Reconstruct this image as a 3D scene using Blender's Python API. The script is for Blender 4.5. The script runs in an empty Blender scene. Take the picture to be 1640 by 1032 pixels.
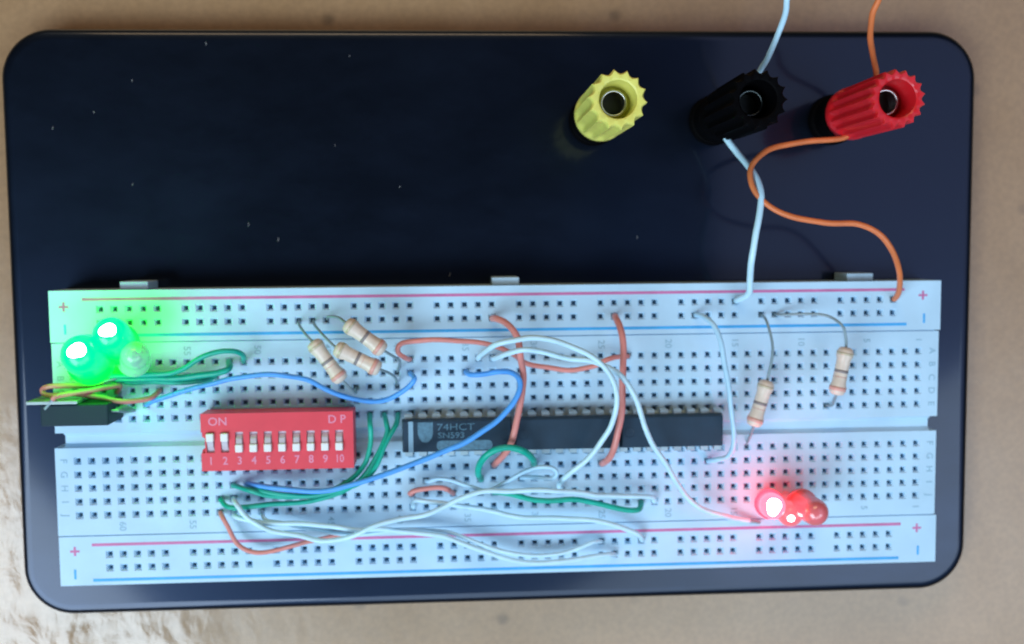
import bpy, bmesh, math, random
from mathutils import Vector, Matrix, Euler, noise
random.seed(7)
sc = bpy.context.scene
S = 0.001                       # every length below is in millimetres
COL = sc.collection

# ------------------------------------------------------------ camera, world, lamps, exposure
cd = bpy.data.cameras.new('camera'); cam = bpy.data.objects.new('camera', cd); COL.objects.link(cam)
sc.camera = cam
cam.location = Vector((-10.167, 34.806, 190.58)) * S
cam.rotation_euler = Euler((-0.0738696, -0.0599440, -0.0094642), 'XYZ')
cd.sensor_fit = 'HORIZONTAL'; cd.sensor_width = 36.0
cd.lens = 36.0 * 1650.0 / 1640.0
cd.clip_start = 0.005; cd.clip_end = 20.0
cd.dof.use_dof = True; cd.dof.focus_distance = 0.150; cd.dof.aperture_fstop = 26.0   # the phone focused a little short
sc.render.resolution_x = 1024; sc.render.resolution_y = 644
sc.view_settings.view_transform = 'Standard'; sc.view_settings.look = 'None'
sc.view_settings.exposure = 0.0; sc.view_settings.gamma = 1.0
world = bpy.data.worlds.new('World'); sc.world = world; world.use_nodes = True
bg = world.node_tree.nodes['Background']
bg.inputs['Color'].default_value = (0.55, 0.62, 0.72, 1); bg.inputs['Strength'].default_value = 0.028

def area(name, loc, target, sx, sy, power, color):
    l = bpy.data.lights.new(name, 'AREA'); l.shape = 'RECTANGLE'
    l.size = sx * S; l.size_y = sy * S; l.energy = power; l.color = color
    o = bpy.data.objects.new(name, l); COL.objects.link(o)
    o.location = Vector(loc) * S
    o.rotation_euler = (Vector(target) - Vector(loc)).to_track_quat('-Z', 'Y').to_euler()
    return o
area('window_light', (-355, -305, 480), (0, -20, 0), 480, 330, 4.3, (0.70, 0.86, 1.0))
area('plate_fill_light', (190, -300, 500), (60, -60, 0), 700, 260, 2.0, (0.66, 0.84, 1.0))  # added panel, not a known window: gives the plate's front strip its bluish glow
area('bright_ceiling_light', (500, 60, 600), (500, 60, 0), 600, 800, 1.2, (0.56, 0.64, 1.0))
area('far_warm_fill_light', (-120, 760, 560), (0, 0, 0), 500, 300, 2.4, (1.0, 0.68, 0.36))  # added warm lamp, tints the table's far strip orange

# ------------------------------------------------------------ materials
def mat(name, color, rough=0.5, metal=0.0, spec=0.5, bump=None, vary=None, trans=0.0, emit=None, coat=0.0, wear=None):
    m = bpy.data.materials.new(name); m.use_nodes = True
    nt = m.node_tree; N = nt.nodes; L = nt.links; b = N['Principled BSDF']
    b.inputs['Base Color'].default_value = (*color, 1); b.inputs['Roughness'].default_value = rough
    b.inputs['Metallic'].default_value = metal; b.inputs['Specular IOR Level'].default_value = spec
    b.inputs['Transmission Weight'].default_value = trans; b.inputs['Coat Weight'].default_value = coat
    if emit:
        b.inputs['Emission Color'].default_value = (*emit[0], 1); b.inputs['Emission Strength'].default_value = emit[1]
    tc = N.new('ShaderNodeTexCoord')
    if vary:                                    # (scale per mm, amount): slow mottling of the pigment
        t = N.new('ShaderNodeTexNoise'); t.inputs['Scale'].default_value = vary[0] / S; t.inputs['Detail'].default_value = 5
        L.new(tc.outputs['Object'], t.inputs['Vector'])
        r = N.new('ShaderNodeMapRange'); r.inputs['From Min'].default_value = 0.3; r.inputs['From Max'].default_value = 0.7
        r.inputs['To Min'].default_value = 1 - vary[1]; r.inputs['To Max'].default_value = 1 + vary[1]
        mx = N.new('ShaderNodeVectorMath'); mx.operation = 'SCALE'; mx.inputs[0].default_value = color
        L.new(t.outputs['Fac'], r.inputs['Value']); L.new(r.outputs['Result'], mx.inputs['Scale'])
        L.new(mx.outputs['Vector'], b.inputs['Base Color'])
    if bump:                                    # (scale per mm, strength, distance mm)
        t = N.new('ShaderNodeTexNoise'); t.inputs['Scale'].default_value = bump[0] / S; t.inputs['Detail'].default_value = 4
        L.new(tc.outputs['Object'], t.inputs['Vector'])
        bp = N.new('ShaderNodeBump'); bp.inputs['Strength'].default_value = bump[1]; bp.inputs['Distance'].default_value = bump[2] * S
        L.new(t.outputs['Fac'], bp.inputs['Height']); L.new(bp.outputs['Normal'], b.inputs['Normal'])
    return m
M = {}
M['board'] = mat('board_plastic', (0.46, 0.695, 0.87), 0.45, spec=0.4, bump=(0.8, 0.2, 0.06), vary=(0.09, 0.08))
M['socket_metal'] = mat('contact_metal', (0.17, 0.24, 0.28), 0.5, metal=0.1)
M['red_ink'] = mat('red_ink', (0.56, 0.16, 0.36), 0.5, vary=(0.3, 0.12))
M['blue_ink'] = mat('blue_ink', (0.04, 0.38, 0.80), 0.5, vary=(0.3, 0.12))
M['grey_ink'] = mat('grey_ink', (0.27, 0.47, 0.60), 0.6)
M['plate'] = mat('black_enamel', (0.002, 0.0025, 0.004), 0.36, spec=0.50, coat=0.6, bump=(1.6, 0.10, 0.05))
M['plate'].node_tree.nodes['Principled BSDF'].inputs['Specular Tint'].default_value = (0.38, 0.56, 1.0, 1)
M['plate'].node_tree.nodes['Principled BSDF'].inputs['Coat Roughness'].default_value = 0.10
M['plate'].node_tree.nodes['Principled BSDF'].inputs['Coat Tint'].default_value = (0.6, 0.8, 1.0, 1)
def smudge(m, lo, hi, scale):                   # handling marks: the gloss varies in soft patches and fine rubs
    nt = m.node_tree; N = nt.nodes; b = N['Principled BSDF']; tc = N.new('ShaderNodeTexCoord')
    mp = N.new('ShaderNodeMapping'); mp.inputs['Scale'].default_value = (1, 2.2, 1); mp.inputs['Rotation'].default_value = (0, 0, 0.7)
    nt.links.new(tc.outputs['Object'], mp.inputs['Vector'])
    t = N.new('ShaderNodeTexNoise'); t.inputs['Scale'].default_value = scale; t.inputs['Detail'].default_value = 8; t.inputs['Roughness'].default_value = 0.7
    r = N.new('ShaderNodeMapRange'); r.inputs['From Min'].default_value = 0.35; r.inputs['From Max'].default_value = 0.68
    r.inputs['To Min'].default_value = lo; r.inputs['To Max'].default_value = hi
    nt.links.new(mp.outputs['Vector'], t.inputs['Vector']); nt.links.new(t.outputs['Fac'], r.inputs['Value']); nt.links.new(r.outputs['Result'], b.inputs['Roughness'])
smudge(M['plate'], 0.32, 0.41, 45)
M['rubber'] = mat('rubber', (0.02, 0.02, 0.02), 0.8)
M['dip'] = mat('dip_red_plastic', (0.74, 0.055, 0.085), 0.45, bump=(2.0, 0.1, 0.05), vary=(0.2, 0.06))
M['slot'] = mat('slot_grey_plastic', (0.56, 0.52, 0.58), 0.6)  # the slots' own grey-white plastic
M['knob'] = mat('knob_white_plastic', (0.80, 0.84, 0.84), 0.35)
M['dip_ink'] = mat('pale_print', (0.76, 0.28, 0.42), 0.6)
M['chip'] = mat('chip_resin', (0.010, 0.035, 0.065), 0.5, spec=0.35, bump=(3.0, 0.25, 0.06), vary=(0.3, 0.1))
M['chip_ink'] = mat('chip_print', (0.08, 0.20, 0.29), 0.6, vary=(1.5, 0.3))
M['chip_bar'] = mat('chip_bar_paint', (0.22, 0.40, 0.54), 0.5)
M['pin'] = mat('tinned_pin', (0.42, 0.56, 0.62), 0.5, metal=0.3)
M['lead'] = mat('lead_steel', (0.24, 0.34, 0.38), 0.5, metal=0.3)
M['res'] = mat('resistor_paint', (0.72, 0.62, 0.52), 0.4, coat=0.2, vary=(0.8, 0.08))
M['band_red'] = mat('band_red', (0.70, 0.34, 0.30), 0.35)
M['band_pink'] = mat('band_orange', (0.72, 0.38, 0.32), 0.35)
M['band_dark'] = mat('band_dark', (0.26, 0.23, 0.23), 0.4)
M['band_gold'] = mat('band_gold', (0.56, 0.50, 0.36), 0.35, metal=0.1)
M['green'] = mat('green_insulation', (0.0, 0.40, 0.29), 0.4, vary=(0.3, 0.15))
M['blue'] = mat('blue_insulation', (0.08, 0.36, 0.90), 0.4, vary=(0.3, 0.12))
M['orange'] = mat('salmon_insulation', (0.68, 0.25, 0.22), 0.4, vary=(0.3, 0.12))
M['copper'] = mat('orange_insulation', (0.70, 0.19, 0.06), 0.4, vary=(0.3, 0.12))
M['white'] = mat('white_insulation', (0.54, 0.82, 0.96), 0.35, vary=(0.3, 0.08))
M['pale'] = mat('pale_insulation', (0.42, 0.70, 0.90), 0.35, vary=(0.3, 0.08))
M['yellow_cap'] = mat('yellow_plastic', (0.76, 0.74, 0.16), 0.4, bump=(1.2, 0.1, 0.08), vary=(0.3, 0.06))
M['red_cap'] = mat('red_plastic', (0.64, 0.012, 0.020), 0.33, bump=(1.2, 0.1, 0.08), vary=(0.3, 0.06))
M['black_cap'] = mat('black_plastic', (0.0015, 0.0015, 0.002), 0.6, spec=0.03)
M['nickel'] = mat('nickel', (0.62, 0.62, 0.60), 0.25, metal=1.0)
M['black_tube'] = mat('dull_nickel', (0.10, 0.12, 0.12), 0.35, metal=1.0)
M['bore'] = mat('dark_socket', (0.05, 0.06, 0.05), 0.4, metal=0.5)
M['reg'] = mat('regulator_resin', (0.008, 0.03, 0.045), 0.6, spec=0.3, bump=(2.0, 0.2, 0.05))
M['tab'] = mat('tab_metal', (0.34, 0.42, 0.44), 0.4, metal=0.5)
M['dust'] = mat('dust_fibre', (0.25, 0.26, 0.28), 0.8)

def led_mat(name, deep, bright, strength, z0, z1):
    """lit epoxy: dim near the flange, bright at the dome, measured along the LED's own axis"""
    m = mat(name, deep, 0.2, spec=0.5); nt = m.node_tree; N = nt.nodes; L = nt.links; b = N['Principled BSDF']
    tc = N.new('ShaderNodeTexCoord'); sp = N.new('ShaderNodeSeparateXYZ'); L.new(tc.outputs['Object'], sp.inputs[0])
    r = N.new('ShaderNodeMapRange'); r.inputs['From Min'].default_value = z0 * S; r.inputs['From Max'].default_value = z1 * S
    L.new(sp.outputs['Z'], r.inputs['Value'])
    cr = N.new('ShaderNodeValToRGB'); cr.color_ramp.elements[0].color = (*deep, 1); cr.color_ramp.elements[1].color = (*bright, 1)
    L.new(r.outputs['Result'], cr.inputs['Fac']); L.new(cr.outputs['Color'], b.inputs['Emission Color'])
    b.inputs['Emission Strength'].default_value = strength
    return m
M['green_lit'] = led_mat('green_lit_epoxy', (0.0, 0.34, 0.004), (0.0, 1.0, 0.022), 22.0, 0.3, 8.6)
M['red_lit'] = led_mat('red_lit_epoxy', (0.30, 0.007, 0.014), (1.0, 0.022, 0.034), 17.0, 0.5, 8.5)
M['red_dim'] = led_mat('red_dim_epoxy', (0.42, 0.07, 0.09), (0.62, 0.16, 0.20), 0.9, 0, 7)
M['core_white'] = mat('led_core', (1, 1, 1), 0.3, emit=((1.0, 1.0, 1.0), 6.0))
M['green_off'] = mat('green_clear_epoxy', (0.42, 0.80, 0.70), 0.12, spec=0.9)
M['green_off'].node_tree.nodes['Principled BSDF'].inputs['Alpha'].default_value = 0.6
M['red_off'] = mat('red_clear_epoxy', (0.82, 0.17, 0.19), 0.18, spec=0.7, coat=0.6)
M['die_cup'] = mat('led_anvil', (0.10, 0.24, 0.22), 0.4, metal=0.5)
M['die_cup_red'] = mat('led_anvil_red', (0.34, 0.08, 0.12), 0.4, metal=0.3)

def table_material():
    m = bpy.data.materials.new('varnished_plywood'); m.use_nodes = True
    nt = m.node_tree; N = nt.nodes; L = nt.links; b = N['Principled BSDF']
    tc = N.new('ShaderNodeTexCoord')
    mp = N.new('ShaderNodeMapping'); mp.inputs['Rotation'].default_value = (0, 0, 0.5); mp.inputs['Scale'].default_value = (1, 0.6, 1)
    L.new(tc.outputs['Object'], mp.inputs['Vector'])
    g = N.new('ShaderNodeTexNoise'); g.inputs['Scale'].default_value = 28; g.inputs['Detail'].default_value = 7; g.inputs['Roughness'].default_value = 0.62
    L.new(mp.outputs['Vector'], g.inputs['Vector'])
    cr = N.new('ShaderNodeValToRGB'); e = cr.color_ramp.elements
    e[0].position = 0.3; e[0].color = (0.30, 0.180, 0.082, 1); e[1].position = 0.75; e[1].color = (0.39, 0.250, 0.135, 1)
    L.new(g.outputs['Fac'], cr.inputs['Fac'])
    f = N.new('ShaderNodeTexNoise'); f.inputs['Scale'].default_value = 900; f.inputs['Detail'].default_value = 2
    L.new(tc.outputs['Object'], f.inputs['Vector'])
    fr = N.new('ShaderNodeMapRange'); fr.inputs['From Min'].default_value = 0.3; fr.inputs['From Max'].default_value = 0.7
    fr.inputs['To Min'].default_value = 0.92; fr.inputs['To Max'].default_value = 1.08
    L.new(f.outputs['Fac'], fr.inputs['Value'])
    sc1 = N.new('ShaderNodeVectorMath'); sc1.operation = 'SCALE'; L.new(cr.outputs['Color'], sc1.inputs[0]); L.new(fr.outputs['Result'], sc1.inputs['Scale'])
    v = N.new('ShaderNodeTexVoronoi'); v.inputs['Scale'].default_value = 75                       # scattered dark specks
    L.new(tc.outputs['Object'], v.inputs['Vector'])
    vr = N.new('ShaderNodeMapRange'); vr.inputs['From Min'].default_value = 0.04; vr.inputs['From Max'].default_value = 0.13
    vr.inputs['To Min'].default_value = 0.62; vr.inputs['To Max'].default_value = 1.0
    L.new(v.outputs['Distance'], vr.inputs['Value'])
    sc2 = N.new('ShaderNodeVectorMath'); sc2.operation = 'SCALE'; L.new(sc1.outputs['Vector'], sc2.inputs[0]); L.new(vr.outputs['Result'], sc2.inputs['Scale'])
    L.new(sc2.outputs['Vector'], b.inputs['Base Color'])
    b.inputs['Roughness'].default_value = 0.36; b.inputs['Specular IOR Level'].default_value = 1.0
    # crazed, wavy varnish
    w = N.new('ShaderNodeTexNoise'); w.inputs['Scale'].default_value = 150; w.inputs['Detail'].default_value = 6; w.inputs['Distortion'].default_value = 0.3
    L.new(mp.outputs['Vector'], w.inputs['Vector'])
    w2 = N.new('ShaderNodeTexNoise'); w2.inputs['Scale'].default_value = 60; w2.inputs['Detail'].default_value = 2; w2.inputs['Distortion'].default_value = 0.8
    L.new(mp.outputs['Vector'], w2.inputs['Vector'])
    ad = N.new('ShaderNodeMath'); ad.operation = 'MULTIPLY_ADD'; ad.inputs[1].default_value = 2.0
    L.new(w2.outputs['Fac'], ad.inputs[0]); L.new(w.outputs['Fac'], ad.inputs[2])
    bu = N.new('ShaderNodeBump'); bu.inputs['Strength'].default_value = 0.34; bu.inputs['Distance'].default_value = 2.2 * S
    # the varnish is badly crinkled only in one worn patch near the left front corner
    pm = N.new('ShaderNodeMapping'); pm.vector_type = 'TEXTURE'; pm.inputs['Location'].default_value = (-0.098, -0.040, -0.0152); pm.inputs['Scale'].default_value = (0.050, 0.052, 0.05)
    L.new(tc.outputs['Object'], pm.inputs['Vector'])
    gd = N.new('ShaderNodeTexGradient'); gd.gradient_type = 'SPHERICAL'; L.new(pm.outputs['Vector'], gd.inputs['Vector'])
    pr = N.new('ShaderNodeMapRange'); pr.inputs['From Max'].default_value = 0.6; pr.inputs['To Min'].default_value = 0.05; pr.inputs['To Max'].default_value = 0.30
    L.new(gd.outputs['Fac'], pr.inputs['Value']); L.new(pr.outputs['Result'], bu.inputs['Strength'])
    rr = N.new('ShaderNodeMapRange'); rr.inputs['From Max'].default_value = 0.5; rr.inputs['To Min'].default_value = 0.36; rr.inputs['To Max'].default_value = 0.22
    L.new(gd.outputs['Fac'], rr.inputs['Value']); L.new(rr.outputs['Result'], b.inputs['Roughness'])
    L.new(ad.outputs['Value'], bu.inputs['Height']); L.new(bu.outputs['Normal'], b.inputs['Normal'])
    return m
M['table'] = table_material()

# ------------------------------------------------------------ helpers
def obj(name, bm, m, parent=None, loc=None, smooth=False, bevel=0.0, seg=2):
    me = bpy.data.meshes.new(name)
    bmesh.ops.recalc_face_normals(bm, faces=bm.faces)
    if smooth:
        for f in bm.faces: f.smooth = True
    bmesh.ops.scale(bm, vec=(S, S, S), verts=bm.verts)
    bm.to_mesh(me); bm.free(); me.materials.append(m)
    o = bpy.data.objects.new(name, me); COL.objects.link(o)
    if parent: o.parent = parent
    if loc is not None: o.location = Vector(loc) * S
    if bevel:
        mod = o.modifiers.new('bevel', 'BEVEL'); mod.width = bevel * S; mod.segments = seg; mod.limit_method = 'ANGLE'; mod.angle_limit = math.radians(40)
    return o
def thing(name, label, cat, loc=(0, 0, 0), group=None, rot=None):
    o = bpy.data.objects.new(name, None); COL.objects.link(o); o.location = Vector(loc) * S
    o.empty_display_size = 0.003
    if rot is not None: o.rotation_euler = rot
    return tag(o, label, cat, group)
def tag(o, label, cat, group=None):
    o['label'] = label; o['category'] = cat
    if group: o['group'] = group
    return o
def box(bm, x0, x1, y0, y1, z0, z1):
    v = [bm.verts.new(p) for p in ((x0,y0,z0),(x1,y0,z0),(x1,y1,z0),(x0,y1,z0),(x0,y0,z1),(x1,y0,z1),(x1,y1,z1),(x0,y1,z1))]
    for f in ((3,2,1,0),(4,5,6,7),(0,1,5,4),(1,2,6,5),(2,3,7,6),(3,0,4,7)): bm.faces.new([v[i] for i in f])
def mkbox(*a):
    bm = bmesh.new(); box(bm, *a); return bm
def prism(pts, z0, z1):
    bm = bmesh.new()
    lo = [bm.verts.new((x, y, z0)) for x, y in pts]; hi = [bm.verts.new((x, y, z1)) for x, y in pts]
    bm.faces.new(lo[::-1]); bm.faces.new(hi); n = len(pts)
    for i in range(n): bm.faces.new((lo[i], lo[(i+1) % n], hi[(i+1) % n], hi[i]))
    return bm
def catmull(pts, sub=6):
    P = [Vector(p) for p in pts]; P = [P[0]*2 - P[1]] + P + [P[-1]*2 - P[-2]]; out = []
    for i in range(1, len(P) - 2):
        a, b, c, d = P[i-1:i+3]
        for k in range(sub):
            t = k / sub
            out.append(0.5*((2*b) + (c-a)*t + (2*a-5*b+4*c-d)*t*t + (3*b-a-3*c+d)*t**3))
    out.append(P[-2]); return out
def tube(path, r, seg=10, bm=None):
    bm = bm or bmesh.new(); path = [Vector(p) for p in path]; rings = []; up = Vector((0.13, 0.31, 0.94)).normalized()
    for i, p in enumerate(path):
        t = (path[min(i+1, len(path)-1)] - path[max(i-1, 0)]).normalized()
        up = (up - t * up.dot(t))
        if up.length < 1e-4: up = t.orthogonal()
        up.normalize(); s = t.cross(up)
        rr = r[i] if isinstance(r, list) else r
        rings.append([bm.verts.new(p + (up*math.cos(a) + s*math.sin(a))*rr) for a in [2*math.pi*k/seg for k in range(seg)]])
    for a, b in zip(rings, rings[1:]):
        for k in range(seg): bm.faces.new((a[k], a[(k+1) % seg], b[(k+1) % seg], b[k]))
    bm.faces.new(rings[0][::-1]); bm.faces.new(rings[-1]); return bm
def lathe(prof, seg=32, bm=None, fn=None):
    """prof: (r, z) pairs; r = 0 closes the end. fn(r, z, angle) may reshape the radius"""
    bm = bm or bmesh.new(); rings = []
    for r, z in prof:
        if r <= 0: rings.append([bm.verts.new((0, 0, z))]); continue
        rings.append([bm.verts.new(((fn(r, z, a) if fn else r)*math.cos(a), (fn(r, z, a) if fn else r)*math.sin(a), z)) for a in [2*math.pi*k/seg for k in range(seg)]])
    for a, b in zip(rings, rings[1:]):
        for k in range(seg):
            j = (k+1) % seg
            if len(a) == 1 and len(b) > 1: bm.faces.new((a[0], b[j], b[k]))
            elif len(b) == 1 and len(a) > 1: bm.faces.new((a[k], a[j], b[0]))
            elif len(a) > 1: bm.faces.new((a[k], a[j], b[j], b[k]))
    return bm
def text_mesh(s, size, depth=0.03, rot=0.0, pos=(0, 0, 0), bold=0.0, sx=1.0):
    """returns a list of (verts, faces) of extruded lettering, in mm"""
    cu = bpy.data.curves.new('lettering', 'FONT'); cu.body = s; cu.size = size; cu.extrude = depth; cu.offset = bold
    cu.align_x = 'CENTER'; cu.align_y = 'CENTER'; cu.resolution_u = 3
    o = bpy.data.objects.new('lettering', cu); COL.objects.link(o)
    dg = bpy.context.evaluated_depsgraph_get(); me = bpy.data.meshes.new_from_object(o.evaluated_get(dg))
    R = Matrix.Translation(pos) @ Matrix.Rotation(rot, 4, 'Z') @ Matrix.Diagonal((sx, 1, 1, 1))
    me.transform(R); bm = bmesh.new(); bm.from_mesh(me)
    bpy.data.objects.remove(o); bpy.data.curves.remove(cu); bpy.data.meshes.remove(me)
    return bm
def join_bm(bms):
    out = bmesh.new()
    for b in bms:
        me = bpy.data.meshes.new('tmp'); b.to_mesh(me); b.free(); out.from_mesh(me); bpy.data.meshes.remove(me)
    return out
def rounded_rect(x0, x1, y0, y1, r, n=10):
    pts = []
    for cx, cy, a0 in ((x1-r, y1-r, 0), (x0+r, y1-r, 90), (x0+r, y0+r, 180), (x1-r, y0+r, 270)):
        for k in range(n+1):
            a = math.radians(a0 + 90*k/n); pts.append((cx + r*math.cos(a), cy + r*math.sin(a)))
    return pts

# ------------------------------------------------------------ setting: the table
bm = bmesh.new(); box(bm, -700, 700, -700, 700, -44, -15.2)
o = obj('table_top', bm, M['table']); o['kind'] = 'structure'

# ------------------------------------------------------------ base plate: enamelled sheet with rolled edge
bm = bmesh.new(); rings = []
X0, X1, Y0, Y1, RC = -93.2, 93.6, -35.9, 75.9, 9.5
for inset, z in ((0.9, -13.5), (0.0, -13.2), (0.0, -10.4), (0.18, -9.5), (0.6, -8.85), (1.3, -8.55), (2.3, -8.5)):
    rings.append([bm.verts.new((x, y, z)) for x, y in rounded_rect(X0+inset, X1-inset, Y0+inset, Y1-inset, RC-inset, 14)])
n = len(rings[0])
for a, b in zip(rings, rings[1:]):
    for k in range(n): bm.faces.new((a[k], a[(k+1) % n], b[(k+1) % n], b[k]))
bm.faces.new(rings[-1]); bm.faces.new(rings[0][::-1])
for f in bm.faces: f.smooth = len(f.verts) == 4
me = bpy.data.meshes.new('base_plate'); bmesh.ops.scale(bm, vec=(S, S, S), verts=bm.verts); bm.to_mesh(me); bm.free(); me.materials.append(M['plate'])
plate = bpy.data.objects.new('base_plate', me); COL.objects.link(plate)
tag(plate, 'glossy black enamelled base plate with rounded corners under the breadboard', 'base plate')
for x in (-80, 80):
    for y in (-24, 64):
        obj('rubber_foot', lathe([(0, -15.2), (5, -15.2), (5.4, -13.5), (0, -13.5)], 20), M['rubber'], plate, (x, y, 0))

# ------------------------------------------------------------ breadboard
P = 2.54
def colx(c): return (c - 31) * P
bread = thing('breadboard', 'long white solderless breadboard screwed along the near half of the black plate', 'breadboard', (0, 0, -8.5))
def part(name, bm, m, **k):
    o = obj(name, bm, m, None, **k); o.parent = bread; o.location = Vector((0, 0, 8.5)) * S; return o

def perforated(x0, x1, y0, y1, z0, cols, rows):
    """a slab whose top is pierced by funnel-edged square sockets"""
    bm = bmesh.new(); h, c = 0.42, 0.70          # socket half width, chamfer half width
    xs = sorted(set([x0, x1] + [v for cx in cols for v in (cx-c, cx+c)]))
    ys = sorted(set([y0, y1] + [v for cy in rows for v in (cy-c, cy+c)]))
    cx_ = {round(v-c, 4) for v in cols}; cy_ = {round(v-c, 4) for v in rows}
    G = {}
    def V(x, y, z=0.0):
        k = (round(x, 4), round(y, 4), round(z, 4))
        if k not in G: G[k] = bm.verts.new((x, y, z))
        return G[k]
    wells = []
    for i in range(len(xs)-1):
        for j in range(len(ys)-1):
            a, b, cc, d = xs[i], xs[i+1], ys[j], ys[j+1]
            if round(a, 4) in cx_ and round(cc, 4) in cy_:
                mx, my = (a+b)/2, (cc+d)/2
                q = [(a, cc), (b, cc), (b, d), (a, d)]; p = [(mx-h, my-h), (mx+h, my-h), (mx+h, my+h), (mx-h, my+h)]
                for k in range(4):
                    l = (k+1) % 4
                    bm.faces.new((V(*q[k]), V(*q[l]), V(*p[l], -0.35), V(*p[k], -0.35)))
                    bm.faces.new((V(*p[k], -0.35), V(*p[l], -0.35), V(*p[l], -3.5), V(*p[k], -3.5)))
                wells.append((mx, my))
            else:
                bm.faces.new((V(a, cc), V(b, cc), V(b, d), V(a, d)))
    # skirt
    top = [(x, y0) for x in xs] + [(x1, y) for y in ys[1:]] + [(x, y1) for x in xs[::-1][1:]] + [(x0, y) for y in ys[::-1][1:-1]]
    n = len(top); low = [bm.verts.new((x, y, z0)) for x, y in top]
    for k in range(n):
        l = (k+1) % n; bm.faces.new((V(*top[k]), low[k], low[l], V(*top[l])))
    return bm, wells
def slab(name, x0, x1, y0, y1, cols, rows):
    bm, wells = perforated(x0, x1, y0, y1, -8.4, cols, rows)
    o = part(name, bm, M['board'])
    cb = bmesh.new()                             # the spring contacts at the bottom of the sockets
    for x, y in wells:
        v = [cb.verts.new((x+a, y+b, -1.5)) for a, b in ((-0.45, -0.45), (0.45, -0.45), (0.45, 0.45), (-0.45, 0.45))]; cb.faces.new(v)
    c = obj('spring_contacts', cb, M['socket_metal'], o); c['kind'] = 'stuff'
    return o
rail_cols = [colx(2 + 6*g + j) for g in range(10) for j in range(5)]
all_cols = [colx(c) for c in range(63)]
BX0, BX1 = -82.7, 82.9
slab('power_rail', BX0, BX1, 17.95, 27.35, rail_cols, [21.39, 23.93])['label'] = 'far power rail strip beside the posts'
slab('power_rail', BX0, BX1, -27.15, -17.95, rail_cols, [-21.39, -23.93])['label'] = 'near power rail strip at the front edge'
slab('terminal_block', BX0 + 0.15, BX1 - 0.25, 1.35, 17.75, all_cols, [3.81 + P*k for k in range(5)])
slab('terminal_block', BX0 - 0.05, BX1 - 0.35, -17.75, -1.45, all_cols, [-3.81 - P*k for k in range(5)])
# trench between the two blocks
bm = bmesh.new()
sec = [(-1.45, 0.0), (-0.75, -1.0), (0.65, -1.0), (1.35, 0.0), (1.35, -8.4), (-1.45, -8.4)]
a = [bm.verts.new((BX0 + 1.6, y, z - 0.02)) for y, z in sec]; b = [bm.verts.new((BX1 - 1.6, y, z - 0.02)) for y, z in sec]
for k in range(6): bm.faces.new((a[k], a[(k+1) % 6], b[(k+1) % 6], b[k]))
bm.faces.new(a[::-1]); bm.faces.new(b)
part('trench', bm, M['board'])
for y0, y1 in ((17.75, 17.95), (-17.95, -17.75)):
    part('seam', mkbox(BX0 + 1.0, BX1 - 1.0, y0, y1, -8.4, -0.35), M['board'])
for x in (-68.0, 0.1, 67.8):
    part('mounting_tab', mkbox(x - 2.55, x + 2.55, 27.36, 28.85, -8.3, -1.6), M['board'], bevel=0.2)
# printed lines and marks
def line(name, x0, x1, y, m): part(name, mkbox(x0, x1, y - 0.27, y + 0.27, -0.05, 0.03), m)
line('red_line', -76.8, 75.8, 25.72, M['red_ink']); line('blue_line', -76.7, 76.3, 19.12, M['blue_ink'])
line('red_line', -76.8, 75.9, -19.55, M['red_ink']); line('blue_line', -76.8, 75.6, -26.2, M['blue_ink'])
for x, y in ((-80.1, 24.4), (79.4, 24.6), (-79.9, -20.7), (79.1, -20.4)):
    bm = mkbox(-0.85, 0.85, -0.2, 0.2, -0.04, 0.035); box(bm, -0.2, 0.2, -0.85, 0.85, -0.035, 0.04)
    bmesh.ops.translate(bm, vec=(x, y, 0), verts=bm.verts); part('plus_mark', bm, M['red_ink'])
for x, y in ((-80.0, 20.3), (79.7, 20.2), (-80.0, -25.0), (79.4, -24.8)):
    part('minus_mark', mkbox(x - 0.2, x + 0.2, y - 0.9, y + 0.9, -0.04, 0.035), M['blue_ink'])
T = -math.pi/2
for y in (16.1, -16.2):
    part('column_numbers', join_bm([text_mesh(str(v), 1.75, 0.02, T, (colx(63 - v), y, 0.015), 0.02) for v in [1] + list(range(5, 61, 5))]), M['grey_ink'])
for side in (-81.2, 81.4):
    part('row_letters', join_bm([text_mesh(ch, 1.75, 0.02, T, (side, 3.81 + P*(4-k), 0.015), 0.02) for k, ch in enumerate('ABCDE')] +
                                [text_mesh(ch, 1.75, 0.02, T, (side - 0.1, -3.81 - P*k, 0.015), 0.02) for k, ch in enumerate('FGHIJ')]), M['grey_ink'])

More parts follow.
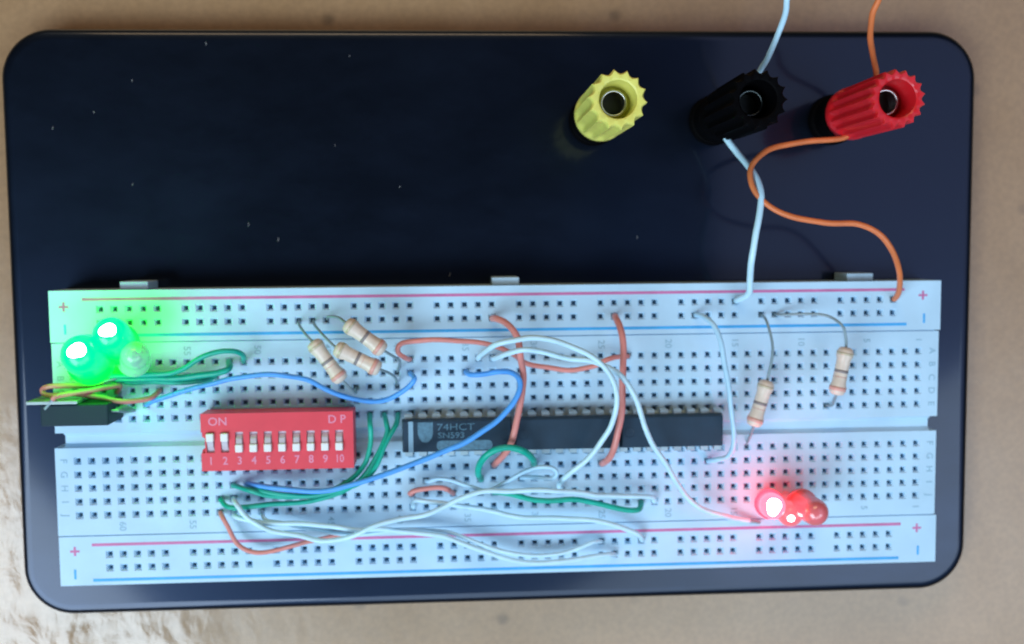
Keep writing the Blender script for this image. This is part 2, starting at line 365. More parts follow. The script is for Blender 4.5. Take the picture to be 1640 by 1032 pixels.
WIRES = [
  ('jumper_wire','green',1,1,0.47,'green wire from the lit green LEDs arching highest and ending in a hook',
   [(-76.2,11.43,0.3),(-73.0,12.1,3.5),(-68.7,12.1,3.2),(-62.1,12.2,3.0),(-58.5,13.2,4.0),(-54.8,15.4,5.5),(-51.4,16.4,6.0),(-48.7,16.5,5.5),(-47.7,15.6,3.5),(-48.26,13.97,0.3)]),
  ('jumper_wire','green',1,1,0.6,'green wire below the hooked one,ending upright one column left of its hook',
   [(-73.66,11.43,0.3),(-70.9,11.5,2.4),(-66.7,11.4,2.6),(-61.3,11.3,2.2),(-55.5,12.0,3.0),(-52.1,12.5,3.4),(-50.4,13.1,3.0),(-50.8,13.97,0.3)]),
  ('jumper_wire','green',1,1,0.47,'lowest green wire left of the DIP switch,short end near column of second row hole',
   [(-71.12,11.43,0.3),(-68.6,10.8,2.0),(-64.8,10.6,1.6),(-59.3,10.5,1.4),(-54.7,11.0,1.8),(-53.34,11.43,0.3)]),
  ('jumper_wire','orange',1,0,0.47,'orange wire looping out over the left board edge beside the metal tab',
   [(-63.5,8.89,0.3),(-63.5,8.5,2.5),(-64.8,7.9,4.0),(-68.6,7.8,5.5),(-72.1,8.6,6.0),(-76.6,9.5,6.0),(-80.3,9.1,6.0),(-81.9,9.4,6.0),(-82.1,10.3,6.0),(-80.6,10.9,6.5),(-77.6,10.9,6.0),(-74.7,10.8,5.0),(-72.3,11.2,4.0)]),
  ('jumper_wire','orange',1,0,0.47,'short orange wire lying under the green wires and ending at the black regulator',
   [(-71.12,8.89,0.3),(-69.9,10.2,2.4),(-71.2,10.2,4.0),(-73.3,10.1,6.0),(-76.9,9.8,8.0),(-78.7,9.5,9.0),(-79.3,8.9,9.0)]),
  ('jumper_wire','blue',1,1,0.47,'long blue wire waving under the cluster of three resistors',
   [(-66.04,6.35,0.3),(-64.3,7.3,2.6),(-62.1,8.0,3.0),(-57.6,9.4,3.4),(-53.1,10.6,4.0),(-49.6,11.5,4.6),(-45.1,12.1,5.0),(-40.7,12.0,5.0),(-36.2,10.9,4.5),(-32.8,9.1,4.0),(-29.1,7.5,3.4),(-25.6,6.7,3.0),(-22.4,6.8,3.0),(-19.7,8.1,3.5),(-17.7,9.6,4.0),(-16.9,10.9,4.0),(-17.78,11.43,0.3)]),
  ('jumper_wire','green',1,1,0.47,'straight green wire nearest the red DIP switch running down from row above the trench',
   [(-25.4,3.81,0.3),(-25.1,2.6,4.0),(-25.0,0.3,4.0),(-25.3,-2.0,4.0),(-26.4,-4.9,4.0),(-29.0,-7.6,4.4),(-33.0,-9.5,4.4),(-38.7,-10.4,4.0),(-43.7,-10.1,4.0),(-47.0,-9.1,4.0),(-49.4,-8.8,2.0),(-50.8,-8.89,0.3)]),
  ('jumper_wire','green',1,1,0.47,'middle of three green wires between DIP switch and first chip,bottom strand to the left',
   [(-22.86,3.81,0.3),(-22.3,2.6,3.0),(-22.1,1.0,3.4),(-22.9,-1.3,3.4),(-24.5,-4.2,3.4),(-27.1,-7.7,3.0),(-30.9,-10.2,3.0),(-36.1,-11.7,2.6),(-42.9,-12.0,2.6),(-47.4,-12.5,2.6),(-51.5,-12.5,2.0),(-53.34,-11.43,0.3)]),
  ('jumper_wire','green',1,1,0.47,'green wire nearest the first chip,crossing over its neighbour in a Y shape',
   [(-20.32,3.81,0.3),(-20.5,2.4,3.4),(-21.6,0.6,5.0),(-22.6,-1.5,5.6),(-24.1,-4.8,6.0),(-26.6,-7.5,6.0),(-30.0,-8.9,5.6),(-35.7,-10.0,5.0),(-40.8,-9.9,4.6),(-44.8,-9.2,4.0),(-47.4,-8.8,2.0),(-48.26,-8.89,0.3)]),
  ('jumper_wire','blue',1,1,0.5,'blue wire curling over the first chip and down across to the DIP switch',
   [(-7.62,11.43,0.3),(-6.9,11.3,2.6),(-4.3,11.5,4.0),(-1.5,12.0,5.6),(0.4,12.0,7.0),(1.6,11.1,8.0),(1.8,9.3,8.4),(0.7,6.8,8.6),(-1.8,3.9,8.6),(-4.6,1.8,8.4),(-7.9,-0.2,8.0),(-13.0,-2.5,7.6),(-18.6,-4.6,7.4),(-23.7,-6.4,7.4),(-28.2,-7.8,7.0),(-33.3,-8.8,6.4),(-39.0,-8.8,5.4),(-44.2,-8.4,4.0),(-47.3,-8.3,2.4),(-48.26,-8.89,0.3)]),
  ('jumper_wire','orange',1,1,0.47,'orange wire hooking left at the resistors and passing under the white arcs',
   [(-17.78,13.97,0.3),(-18.7,14.6,2.6),(-19.8,15.5,3.0),(-19.8,16.7,3.4),(-18.4,17.5,3.6),(-14.1,17.8,4.0),(-8.2,17.5,4.0),(-2.9,16.7,3.6),(0.9,15.1,3.2),(3.8,13.1,3.0),(7.6,12.3,2.8),(11.5,11.7,2.8),(15.9,12.3,3.0),(18.2,13.5,3.2),(20.0,13.9,2.4),(22.86,13.97,0.3)]),
  ('jumper_wire','orange',1,1,0.62,'thick orange wire crossing the first chip and passing under the green arch',
   [(-2.54,21.39,0.3),(-1.9,21.4,3.0),(-0.5,20.9,4.6),(0.9,19.5,5.6),(1.9,17.7,6.0),(2.3,14.5,6.4),(2.6,11.0,6.8),(2.3,7.2,7.0),(1.5,3.5,7.0),(0.8,0.2,6.6),(0.0,-2.1,5.2),(-1.0,-3.8,3.6),(-2.0,-5.2,2.2),(-2.54,-6.35,0.3)]),
  ('jumper_wire','orange',1,1,0.62,'long orange wire bridging top rail and lower block between the second and third chips',
   [(20.32,21.39,0.3),(20.1,21.2,3.0),(20.5,19.8,5.0),(20.9,17.1,6.4),(20.8,12.8,7.0),(20.5,8.4,7.4),(20.2,3.9,7.6),(19.7,0.5,7.0),(19.2,-2.3,6.0),(18.6,-4.7,4.0),(17.78,-6.35,0.3)]),
  ('jumper_wire','white',1,1,0.5,'outer white wire of the two arcs,bending back down over the middle chip',
   [(-5.08,13.97,0.3),(-5.3,14.5,5.0),(-4.4,15.9,8.0),(-2.0,17.5,11.0),(1.1,18.4,12.0),(3.9,18.7,12.0),(7.8,18.1,12.0),(11.3,16.7,12.0),(14.6,15.0,12.0),(17.0,12.9,12.0),(18.4,10.0,12.0),(18.7,6.8,12.0),(18.1,3.0,11.0),(16.8,0.3,10.0),(14.0,-3.9,8.0),(11.0,-6.8,6.0),(9.4,-9.5,3.0),(10.16,-11.43,0.3)]),
  ('jumper_wire','white',1,0,0.5,'inner white wire of the two arcs,running far down right over the third chip',
   [(-2.54,13.97,0.3),(-2.2,14.3,4.0),(-0.1,15.5,7.0),(2.7,16.3,9.0),(6.4,15.7,9.0),(10.6,14.6,9.0),(14.7,14.0,9.5),(18.6,12.3,10.0),(20.7,10.3,10.0),(22.4,7.5,10.0),(23.6,4.3,10.0),(24.4,1.9,10.0),(25.7,-1.0,9.0),(27.9,-4.4,8.0),(31.0,-9.3,6.0),(33.1,-12.2,4.6),(35.6,-14.3,4.0),(38.0,-15.5,3.6),(40.3,-16.3,3.0),(43.1,-17.3,1.6),(45.9,-17.9,1.0)]),
  ('jumper_wire','pale',1,1,0.5,'pale bluish wire bowing down past the right end of the third chip',
   [(35.56,21.39,0.3),(36.4,21.3,3.0),(37.8,19.9,5.0),(38.9,16.8,6.0),(39.7,12.4,6.4),(40.3,8.0,6.8),(40.9,3.4,6.8),(41.4,-0.0,6.0),(41.7,-2.9,4.6),(41.1,-5.1,3.0),(39.4,-5.7,2.6),(38.1,-6.35,0.3)]),
  ('jumper_wire','white',1,1,0.47,'white wire rising from the lower left block and running straight through the central crossing',
   [(-50.8,-11.43,0.3),(-49.9,-11.3,3.0),(-49.1,-12.1,4.0),(-48.1,-13.7,4.0),(-46.6,-14.9,4.0),(-43.4,-16.6,4.0),(-38.5,-17.7,4.0),(-34.7,-18.7,4.0),(-30.7,-18.4,4.4),(-28.0,-17.5,5.0),(-25.0,-16.0,5.4),(-20.6,-14.9,5.0),(-16.0,-14.3,5.0),(-12.2,-12.8,5.2),(-8.6,-10.9,5.6),(-4.2,-9.8,6.0),(1.2,-9.9,6.0),(7.3,-9.7,6.6),(13.3,-10.7,5.0),(17.0,-11.6,4.0),(22.7,-12.0,3.0),(26.8,-12.6,2.0),(27.94,-13.97,0.3)]),
  ('jumper_wire','white',1,1,0.47,'white wire along the lower red line whose end dips into the outer lower rail',
   [(-50.8,-13.97,0.3),(-50.0,-14.3,2.4),(-47.4,-14.8,3.0),(-44.0,-15.5,3.0),(-38.6,-15.7,3.2),(-32.6,-16.3,3.2),(-28.1,-17.0,3.2),(-23.7,-17.0,3.2),(-19.2,-17.6,3.4),(-13.2,-18.4,3.4),(-9.3,-19.8,3.4),(-4.2,-21.9,3.2),(-1.8,-22.9,3.0),(2.3,-24.0,3.0),(6.4,-24.3,3.0),(10.5,-24.1,3.0),(15.2,-23.5,2.6),(18.9,-23.4,1.8),(20.32,-23.93,0.3)]),
  ('jumper_wire','white',1,1,0.38,'white wire parallel above the lowest one,ending in the inner lower rail',
   [(-45.72,-13.97,0.3),(-44.7,-15.0,2.4),(-41.9,-15.8,2.0),(-38.5,-16.7,2.0),(-32.7,-17.8,2.0),(-28.3,-18.3,2.0),(-21.4,-17.7,2.0),(-13.3,-17.9,2.0),(-8.1,-19.3,2.6),(-2.9,-21.4,3.0),(1.2,-22.5,3.0),(5.2,-23.0,2.6),(10.0,-22.9,2.2),(13.3,-21.9,2.0),(15.9,-20.9,2.0),(17.78,-21.39,0.3)]),
  ('jumper_wire','white',1,1,0.47,'white wire leaving a hole under the small orange bridge and dropping to the red line',
   [(-17.78,-13.97,0.3),(-17.1,-12.0,2.4),(-14.3,-12.2,3.2),(-10.9,-12.6,3.6),(-7.5,-13.2,3.6),(-3.4,-14.2,3.4),(0.0,-15.1,3.2),(4.3,-15.7,3.0),(9.9,-15.9,3.0),(14.6,-16.4,3.0),(18.7,-17.1,3.0),(21.7,-18.3,2.4),(24.4,-19.7,1.8),(25.4,-21.39,0.3)]),
  ('jumper_wire','pale',1,1,0.38,'pale wire making a small closed loop below the green arch',
   [(-15.24,-8.89,0.3),(-14.7,-8.4,3.0),(-13.1,-7.8,3.6),(-10.6,-8.0,4.0),(-7.1,-9.2,4.4),(-4.0,-10.1,4.4),(-0.8,-8.6,4.6),(2.8,-6.6,5.0),(5.4,-5.8,5.2),(7.9,-5.9,5.4),(8.8,-6.9,5.2),(8.0,-8.0,4.6),(5.8,-8.1,3.6),(4.2,-8.3,2.4),(2.54,-8.89,0.3)]),
  ('jumper_wire','orange',1,1,0.47,'short orange bridge over two holes below the first chip',
   [(-17.78,-11.43,0.3),(-18.1,-10.7,2.4),(-16.7,-9.9,3.0),(-13.0,-9.5,3.4),(-11.1,-10.0,3.0),(-10.16,-11.43,0.3)]),
  ('jumper_wire','orange',1,0,0.42,'thin orange wire sagging below the lower red line at the left',
   [(-53.34,-13.97,0.3),(-52.6,-14.7,1.6),(-51.7,-16.1,2.0),(-50.7,-18.1,2.2),(-49.7,-19.6,2.2),(-47.9,-20.7,2.2),(-45.4,-21.2,2.0),(-41.8,-20.7,2.0),(-37.2,-19.5,2.0),(-34.6,-19.0,1.6),(-32.4,-18.6,1.2),(-30.9,-18.5,0.9)]),
  ('jumper_wire','green',1,1,0.6,'green arch wire standing over the bottom edge of the first chip',
   [(-5.08,-8.89,0.3),(-5.6,-6.9,4.0),(-5.3,-4.6,6.4),(-4.1,-2.7,8.0),(-2.1,-1.6,8.6),(0.4,-1.3,8.6),(2.7,-2.1,8.0),(4.4,-4.2,5.0),(5.08,-6.35,0.3)]),
  ('jumper_wire','green',1,1,0.52,'wavy green wire lying right of the central crossing of white wires',
   [(-2.54,-11.43,0.3),(-2.2,-10.9,2.4),(-0.1,-11.2,2.8),(3.8,-12.2,2.8),(7.4,-12.5,3.0),(12.0,-12.4,3.0),(15.3,-13.0,3.0),(19.6,-14.1,3.0),(22.7,-14.7,3.0),(24.5,-14.6,2.6),(25.4,-13.97,0.3)]),
  ('supply_wire','copper',0,0,0.52,'orange supply wire coming in over the far edge to the back of the red post',
   [(61.9,77.9,20.0),(62.4,75.3,18.0),(62.1,73.2,16.0),(63.0,70.7,13.0),(65.1,68.2,9.0),(67.5,65.6,5.0),(68.2,63.1,3.0)]),
  ('supply_wire','white',0,0,0.52,'white supply wire coming in over the far edge to the black post',
   [(46.1,77.8,20.0),(46.2,75.0,19.0),(46.6,72.9,17.0),(46.5,69.9,13.0),(46.2,67.4,9.0),(46.0,66.0,6.0),(45.0,63.0,4.0)]),
  ('link_wire','copper',0,1,0.52,'orange link wire sweeping from the foot of the red post to the top right rail',
   [(63.7,55.0,3.0),(62.3,53.9,3.0),(56.1,53.3,4.0),(50.0,52.4,5.0),(45.7,50.5,7.0),(43.6,47.9,8.0),(43.9,44.4,9.0),(46.2,41.4,10.0),(50.4,39.3,11.0),(55.7,38.2,12.0),(61.5,38.0,12.0),(65.3,36.4,12.0),(68.3,33.4,11.0),(70.5,30.0,9.0),(72.2,27.0,6.0),(73.2,24.9,3.0),(73.66,23.93,0.3)]),
  ('link_wire','white',0,1,0.6,'white link wire running from the foot of the black post down to the top rail',
   [(40.5,55.8,3.0),(40.4,54.2,3.0),(42.0,51.5,4.0),(43.6,48.8,6.0),(44.8,46.1,8.0),(45.1,43.3,9.5),(44.7,39.7,10.0),(44.0,35.8,10.0),(43.6,31.9,9.0),(43.9,28.5,7.0),(44.6,25.6,4.0),(43.18,23.93,0.3)]),
]
RESISTORS = [
  ('left resistor of the cluster of three, leaning down to the right above the blue wire', (-34.8, 17.9, 6.0), (-29.8, 11.0, 6.0), [(-38.1, 21.39, -1), (-37.7, 20.7, 2.0), (-36.2, 19.3, 5.0)], [(-28.6, 9.5, 5.0), (-27.8, 8.1, 2.5), (-27.94, 8.89, -1)]),
  ('middle resistor of the cluster of three, lying between its two neighbours', (-30.5, 17.0, 8.0), (-23.0, 13.1, 8.0), [(-35.56, 21.39, -1), (-35.0, 20.8, 2.0), (-33.2, 19.4, 6.0)], [(-21.5, 12.2, 6.0), (-20.5, 10.9, 3.0), (-20.32, 8.89, -1)]),
  ('upper resistor of the cluster of three, crossing the top blue line', (-28.5, 21.4, 9.0), (-22.1, 16.5, 9.0), [(-33.02, 21.39, -1), (-32.3, 22.2, 3.0), (-30.1, 22.3, 7.0)], [(-20.3, 15.1, 7.0), (-19.5, 13.9, 4.0), (-20.32, 11.43, -1)]),
  ('right side resistor lower down and nearer the third chip, hanging from a long bent lead', (47.9, 9.3, 5.0), (45.4, 1.2, 5.0), [(48.26, 21.39, -1), (48.3, 20.3, 3.0), (48.9, 15.2, 5.0)], [(45.7, -0.4, 3.0), (45.72, -3.81, -1)]),
  ('rightmost resistor, higher up than its neighbour, with a lead arching along the rail', (62.3, 15.3, 6.0), (60.6, 6.9, 6.0), [(50.8, 21.39, -1), (51.8, 21.3, 1.0), (55.8, 21.5, 2.6), (59.4, 21.2, 4.0), (61.5, 19.5, 6.0), (62.2, 17.2, 6.0)], [(60.9, 5.3, 4.0), (61.4, 4.0, 1.5), (60.96, 3.81, -1)]),
]
LEDS = [
  ('green', 'lit', 'lit green LED at the outer left corner of the board, enlarged to imitate its bloom', (-73.2, 17.9, 14.0), (-73.8, 13.3, 1.0), 3.6),  # lit green bodies oversized: the bloom is put into their shape
  ('green', 'lit', 'lit green LED behind the corner one, nearer the top rail', (-68.6, 21.1, 12.0), (-69.6, 16.6, 1.0), 3.2),
  ('green', 'off', 'unlit clear green LED right of the two glowing ones', (-64.3, 17.0, 11.0), (-67.7, 14.1, 1.0), 2.5),
  ('red', 'lit', 'brightest red LED, leftmost of the three by the lower rail', (47.5, -12.7, 11.0), (49.5, -14.6, 1.0), 2.35),
  ('red', 'dim', 'middle red LED with only a small bright spot', (51.9, -15.5, 8.0), (52.9, -15.4, 1.0), 2.4),
  ('red', 'off', 'unlit red LED tilted to the right beyond the glowing ones', (55.3, -13.9, 13.0), (54.6, -14.0, 1.0), 2.5),
]
DUST = [(-69.0, 66.1), (-83.8, 57.4), (-69.6, 46.9), (-31.7, 54.0), (-48.3, 39.2), (-42.8, 36.3), (-55.2, 72.9), (-10.3, 29.3), (-19.6, 46.1), (-76.2, 60.3), (26.1, 36.1), (-28.6, 70.7)]

# ------------------------------------------------------------ DIP switch
dx0, dx1, dy0, dy1 = -55.0, -28.0, -5.0, 5.35
dip = thing('dip_switch', 'ten way red slide switch block marked ON and DP across the trench', 'dip switch', ((dx0+dx1)/2, 0, 0))
cx = (dx0+dx1)/2
bm = bmesh.new()
outline = [(dx0, dy0), (dx1, dy0), (dx1, dy1), (dx0, dy1), (dx0, 1.1), (dx0+0.7, 0.7), (dx0+0.7, -0.9), (dx0, -1.3)]
knx = [-53.35 + 2.54*i*0.998 for i in range(10)]
bm = prism([(x-cx, y) for x, y in outline], 0.4, 5.2)
obj('switch_body', bm, M['dip'], dip, bevel=0.15)
# raised face plate with ten windows, built as strips round the windows
w2, sy0, sy1 = 0.72, -1.72, 1.98
bm = bmesh.new()
box(bm, dx0-cx+0.0, dx1-cx, sy1, dy1, 5.2, 5.8); box(bm, dx0-cx, dx1-cx, dy0, sy0, 5.2, 5.8)
edges = [dx0+0.7] + [v for k in knx for v in (k-w2, k+w2)] + [dx1]
for i in range(0, len(edges), 2): box(bm, edges[i]-cx, edges[i+1]-cx, sy0, sy1, 5.2, 5.8)
obj('face_plate', bm, M['dip'], dip)
for i, k in enumerate(knx):
    on = i < 2
    s = obj('switch_slot', mkbox(-w2+0.02, w2-0.02, sy0+0.02, sy1-0.02, 5.15, 5.28), M['slot'], dip, (k-cx, 0, 0))
    y0, y1 = (0.35, 1.85) if on else (-1.62, -0.18)
    obj('switch_knob', mkbox(-0.66, 0.66, y0, y1, 5.25, 6.5), M['knob'], dip, (k-cx, 0, 0), bevel=0.18)
    # sloped heel of the slider
    bm = bmesh.new(); yy = (0.33, -1.35) if on else (-0.15, 1.55)
    pr = [(yy[0], 5.3), (yy[0], 6.2), ((yy[0]*0.45+yy[1]*0.55), 5.95), (yy[1], 5.3)]
    A = [bm.verts.new((-0.56, y, z)) for y, z in pr]; B = [bm.verts.new((0.56, y, z)) for y, z in pr]
    bm.faces.new(A); bm.faces.new(B[::-1])
    for q in range(4): bm.faces.new((A[q], A[(q+1) % 4], B[(q+1) % 4], B[q]))
    obj('slider_heel', bm, M['slot'], dip, (k-cx, 0, 0), bevel=0.12)
    obj('printed_number', text_mesh(str(i+1), 2.0, 0.02, 0, (0, 0, 0), 0.03, 0.95 if i < 9 else 0.8), M['dip_ink'], dip, (k-cx, -3.25, 5.82))
obj('printed_on', text_mesh('ON', 2.05, 0.02, 0, (0, 0, 0), 0.02, 1.05), M['dip_ink'], dip, (-52.0-cx, 3.85, 5.82))
obj('printed_dp', text_mesh('D P', 2.1, 0.02, 0, (0, 0, 0), 0.02, 1.0), M['dip_ink'], dip, (-30.9-cx, 3.9, 5.82))
for k in knx:
    for s_ in (-1, 1): obj('pin', mkbox(-0.25, 0.25, s_*3.81-0.15, s_*3.81+0.15, -1, 0.5), M['pin'], dip, (k-cx, 0, 0))

# ------------------------------------------------------------ three 16 pin chips
def chip(x0, x1, label):
    t = thing('logic_chip', label, 'chip', ((x0+x1)/2, 0, 0), 'logic chips straddling the trench')
    hx = (x1-x0)/2
    bm = bmesh.new(); rings = []
    for ins, z in ((0.35, 0.6), (0.0, 2.3), (0.3, 4.1)):
        rings.append([bm.verts.new(p) for p in ((-hx+ins, -3.0+ins, z), (hx-ins, -3.0+ins, z), (hx-ins, 3.2-ins, z), (-hx+ins, 3.2-ins, z))])
    bm.faces.new(rings[0][::-1]); bm.faces.new(rings[-1])
    for a, b in zip(rings, rings[1:]):
        for k in range(4): bm.faces.new((a[k], a[(k+1) % 4], b[(k+1) % 4], b[k]))
    obj('chip_body', bm, M['chip'], t, bevel=0.12)
    obj('end_notch', lathe([(0, 4.08), (0.75, 4.08), (0.9, 4.14), (1.0, 4.08)], 20), M['chip'], t, (-hx+1.6 if label[:4] != 'left' else hx-1.4, 0.1, 0))
    for k in range(8):
        x = (k-3.5)*2.54
        for s_ in (-1, 1):
            pr = [(2.9, 2.45), (3.75, 2.45), (3.95, 2.2), (3.95, -1.2), (3.7, -1.2), (3.7, 2.1), (2.9, 2.15)]
            bm = bmesh.new()
            A = [bm.verts.new((-0.72 if z > 0.6 else -0.25, s_*y+0.1, z)) for y, z in pr]; B = [bm.verts.new((0.72 if z > 0.6 else 0.25, s_*y+0.1, z)) for y, z in pr]
            bm.faces.new(A); bm.faces.new(B[::-1])
            for q in range(7): bm.faces.new((A[q], A[(q+1) % 7], B[(q+1) % 7], B[q]))
            obj('pin', bm, M['pin'], t, (x, 0, 0))
    return t, hx
t, hx = chip(-19.4, 0.75, 'left chip of the row, with shield emblem, pale end stripe and printed type')
X = lambda v: v - (-19.4+0.75)/2
obj('end_stripe', mkbox(X(-18.2), X(-17.35), -2.72, 2.9, 4.07, 4.13), M['chip_bar'], t)
sh = [(-16.5, 2.75), (-13.75, 2.75), (-13.75, 0.6), (-14.0, -0.2), (-14.5, -0.8), (-15.1, -1.0), (-15.75, -0.8), (-16.25, -0.2), (-16.5, 0.6)]
obj('shield_emblem', prism([(X(x), y) for x, y in sh], 4.08, 4.125), M['chip_ink'], t)
obj('print_patch', prism([(X(x), y) for x, y in rounded_rect(-13.1, -2.9, -2.5, -0.7, 0.8, 5)], 4.08, 4.118), M['chip_ink'], t)
obj('printed_type', text_mesh('74HCT', 1.75, 0.02, 0, (X(-9.6), 1.75, 4.12), 0.0, 1.3), M['chip_ink'], t)
obj('printed_code', text_mesh('SN593', 1.5, 0.02, 0, (X(-10.4), 0.25, 4.12), 0.02, 1.2), M['chip_ink'], t)
chip(1.15, 20.55, 'plain middle chip of the row, between the two long orange wires')
chip(20.8, 40.2, 'plain right hand chip of the row, crossed by one white wire')

# ------------------------------------------------------------ regulator lying on its edge over the board's left end
t = thing('voltage_regulator', 'black component lying on its edge with a bright metal tab at the left board edge', 'regulator', (-76.2, 6.4, 0.3))
obj('resin_body', mkbox(-5.4, 6.2, -2.3, 1.55, 0.0, 8.6), M['reg'], t, bevel=0.3)
obj('metal_tab', mkbox(-7.6, 1.1, 1.62, 2.2, 0.2, 8.9), M['tab'], t, bevel=0.1)
for z in (1.9, 4.3, 6.7):
    obj('lead', tube([(6.1, 0, z), (7.2, 0, z), (7.9, -0.6, z*0.6), (8.0, -1.2, -1)], 0.3, 6), M['lead'], t)

# ------------------------------------------------------------ LEDs
for c, st, label, tip, base, rad in LEDS:
    tip, base = Vector(tip), Vector(base); d = (tip-base).normalized()
    t = thing('led', label, 'led', tip - d*9.0, ('green' if c == 'green' else 'red') + ' LEDs in a row of three', d.to_track_quat('Z', 'Y').to_euler())
    R0 = rad
    prof = [(0, 0), (R0*1.16, 0), (R0*1.16, 0.9), (R0, 1.0), (R0*0.985, 9.0-R0)] + [(R0*math.cos(a)*0.985, 9.0-R0 + R0*math.sin(a)) for a in [math.radians(v) for v in (15, 30, 45, 60, 75)]] + [(0, 9.0)]
    key = c + {'lit': '_lit', 'dim': '_dim', 'off': '_off'}[st]
    lens = obj('lens', lathe(prof, 28), M[key], t, smooth=True)
    if st == 'lit':
        obj('glowing_core', lathe([(0, -1.2), (1.3, -0.8), (1.8, 0), (1.4, 0.75), (0.8, 1.05), (0, 1.15)], 24, fn=lambda r, z, a: r*(1 + 0.09*math.sin(2*a + 0.6) + 0.05*math.sin(3*a))), M['core_white'], t, (0, 0, 8.25), smooth=True).scale = (max(0.85, rad/3.9),)*2 + (1,)
    elif st == 'dim':
        obj('glowing_core', lathe([(0, -1), (0.7, -0.4), (0.8, 0), (0.6, 0.5), (0, 0.8)], 14), M['core_white'], t, (0.2, -0.2, 8.5), smooth=True)
    else:
        obj('anvil', mkbox(-1.1, 1.3, -0.9, 0.9, 1.0, 5.2), M['die_cup' if c == 'green' else 'die_cup_red'], t, bevel=0.3)
    for s_ in (-1, 1): obj('lead', tube([(s_*1.27, 0, 0.1), (s_*1.27, 0, -3.2)], 0.25, 6), M['lead'], t)

# ------------------------------------------------------------ resistors
for label, A, B, la, lb in RESISTORS:
    A, B = Vector(A), Vector(B); mid = (A+B)/2; d = (B-A); Lh = d.length/2 + 0.2; d.normalize()
    t = thing('resistor', label, 'resistor', mid, 'banded carbon resistors', d.to_track_quat('Z', 'Y').to_euler())
    inv = t.rotation_euler.to_matrix().inverted()
    prof = [(0, -Lh), (0.7, -Lh), (1.25, -Lh+0.25), (1.52, -Lh+0.9), (1.5, -Lh+1.7), (1.3, -Lh+2.3), (1.24, 0), (1.3, Lh-2.3), (1.5, Lh-1.7), (1.52, Lh-0.9), (1.25, Lh-0.25), (0.7, Lh), (0, Lh)]
    obj('resistor_body', lathe(prof, 20), M['res'], t, smooth=True)
    for z, m, w_, r in ((0.0, 'band_dark', 0.28, 1.27), (1.25, 'band_red', 0.26, 1.27), (Lh-1.25, 'band_pink', 0.36, 1.55), (-Lh+1.2, 'band_gold', 0.26, 1.55)):
        obj('color_band', lathe([(r-0.2, z-w_), (r, z-w_), (r, z+w_), (r-0.2, z+w_)], 20), M[m], t, smooth=True)
    for end, pts, sgn in ((A, la, 1), (B, lb, -1)):
        path = [inv @ (Vector(p) - mid) for p in pts]
        tail = Vector((0, 0, -Lh+0.1)) if sgn == 1 else Vector((0, 0, Lh-0.1))
        path = catmull(path + [tail] if sgn == 1 else [tail] + path, 5)
        obj('lead', tube(path, 0.26, 7), M['lead'], t, smooth=True)

# ------------------------------------------------------------ wires
for name, c, s, e, r, label, pts in WIRES:
    pts = [Vector(p) for p in pts]
    path = catmull(pts, 6)
    rr = [r*(1 + 0.05*noise.noise(p*0.35)) for p in path]
    path = [p + Vector((noise.noise(p*0.18 + Vector((9, 0, 0))), noise.noise(p*0.18 + Vector((0, 9, 0))), 0))*0.22 for p in path]
    o = obj(name, tube(path, rr, 12), M[c], smooth=True)
    tag(o, label, 'wire', 'jumper wires on the breadboard' if name == 'jumper_wire' else ('supply wires from above' if name == 'supply_wire' else 'link wires from posts to rail'))
    for flag, p, q in ((s, path[0], path[1]), (e, path[-1], path[-2])):
        if flag: obj('bare_end', tube([p + (q-p)*0.3, p + Vector((0, 0, -0.6)), p + Vector((0, 0, -1.3))], 0.3, 7), M['lead'], o)
        else: obj('bare_end', tube([p + (q-p)*0.3, p + (p-q).normalized()*2.2], 0.3, 7), M['lead'], o)

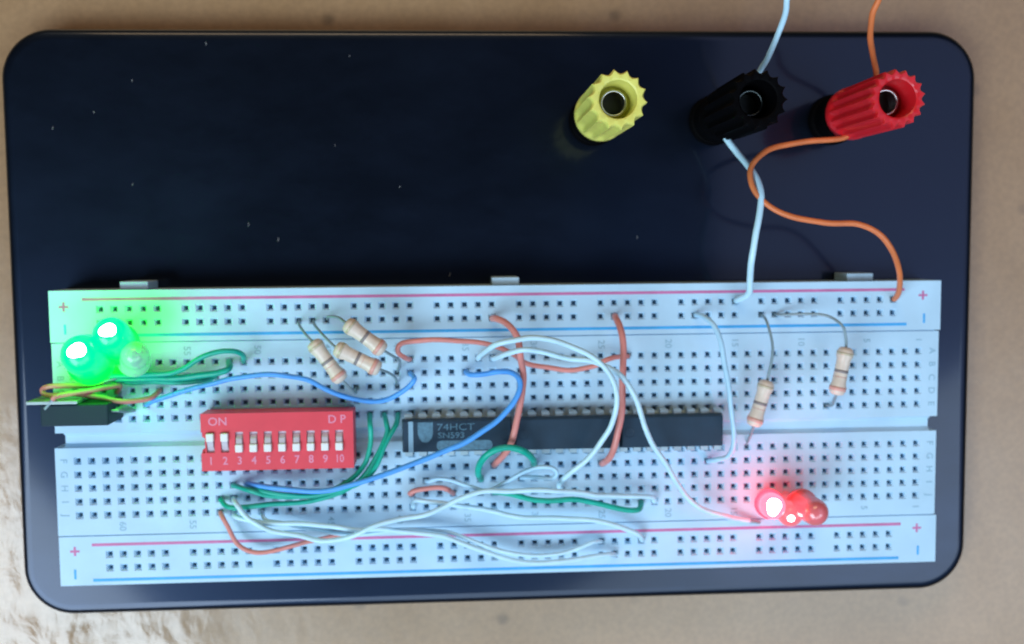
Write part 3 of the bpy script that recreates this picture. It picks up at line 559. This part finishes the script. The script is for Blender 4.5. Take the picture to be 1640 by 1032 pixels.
# ------------------------------------------------------------ binding posts
def post(x, y, capm, teeth, label, phase):
    t = thing('binding_post', label, 'binding post', (x, y, -8.5), 'screw terminal posts on the plate')
    obj('insulator', lathe([(0, 0.02), (4.7, 0.02), (4.8, 0.5), (4.8, 1.6), (4.5, 2.0), (4.2, 2.2), (4.2, 6.4), (0, 6.4)], 32), M['black_cap'], t, smooth=False, bevel=0.1)
    obj('threaded_stem', lathe([(0, 6.2), (2.2, 6.2), (2.2, 10), (0, 10)], 20), M['nickel'], t)
    def fn(r, z, a):
        if r < 4.2: return r
        k = min(1, max(0, (z - 11.8)/1.0))                       # flutes run out above the smooth foot
        k = math.sqrt(k)
        return r - 0.78*k*abs(math.sin((a+phase)*teeth/2))**0.75 + (0 if z > 12 else -0.12)
    prof = [(2.3, 9.3), (4.5, 9.3), (4.9, 9.6), (4.98, 10.4), (4.95, 11.4), (4.9, 11.9), (4.92, 12.3), (4.95, 12.9), (4.98, 16), (5.02, 22), (5.05, 28.5), (5.02, 29.6), (4.75, 29.95), (3.45, 30.0), (3.15, 29.8), (3.05, 29.2), (2.95, 25.0), (2.9, 23.6), (2.3, 23.6), (2.3, 9.3)]
    cap = obj('cap', lathe(prof, teeth*10, fn=fn), capm, t, smooth=True)
    m = cap.modifiers.new('edges', 'EDGE_SPLIT'); m.split_angle = math.radians(38)
    obj('socket_tube', lathe([(1.85, 12), (1.85, 25.0), (1.95, 25.2), (2.25, 25.2), (2.32, 25.0), (2.32, 12)], 28), M['black_tube' if capm == M['black_cap'] else 'nickel'], t, smooth=True)
    obj('socket_floor', lathe([(0, 22.0), (1.84, 22.0), (1.84, 21.0), (0, 21.0)], 20), M['bore'], t)
    return t
post(17.6, 58.4, M['yellow_cap'], 14, 'yellow fluted binding post cap, leftmost of the three posts', 0.1)
post(40.9, 58.4, M['black_cap'], 15, 'black fluted binding post between the yellow and red ones', 0.0)
post(64.4, 58.5, M['red_cap'], 17, 'red fluted binding post with orange wires at its foot', 0.2)

# ------------------------------------------------------------ dust fibres on the enamel
bm = bmesh.new()
for x, y in DUST:
    a = random.uniform(1.2, 2.0); l = random.uniform(0.15, 0.4); p = Vector((x, y, -8.4))
    d = Vector((math.cos(a), math.sin(a), 0))*l
    tube([p-d, p + Vector((0.08, 0, 0.03)), p+d], random.uniform(0.04, 0.08), 5, bm)
o = obj('dust_specks', bm, M['dust']); o['kind'] = 'stuff'; o['label'] = 'pale dust specks scattered on the black plate'
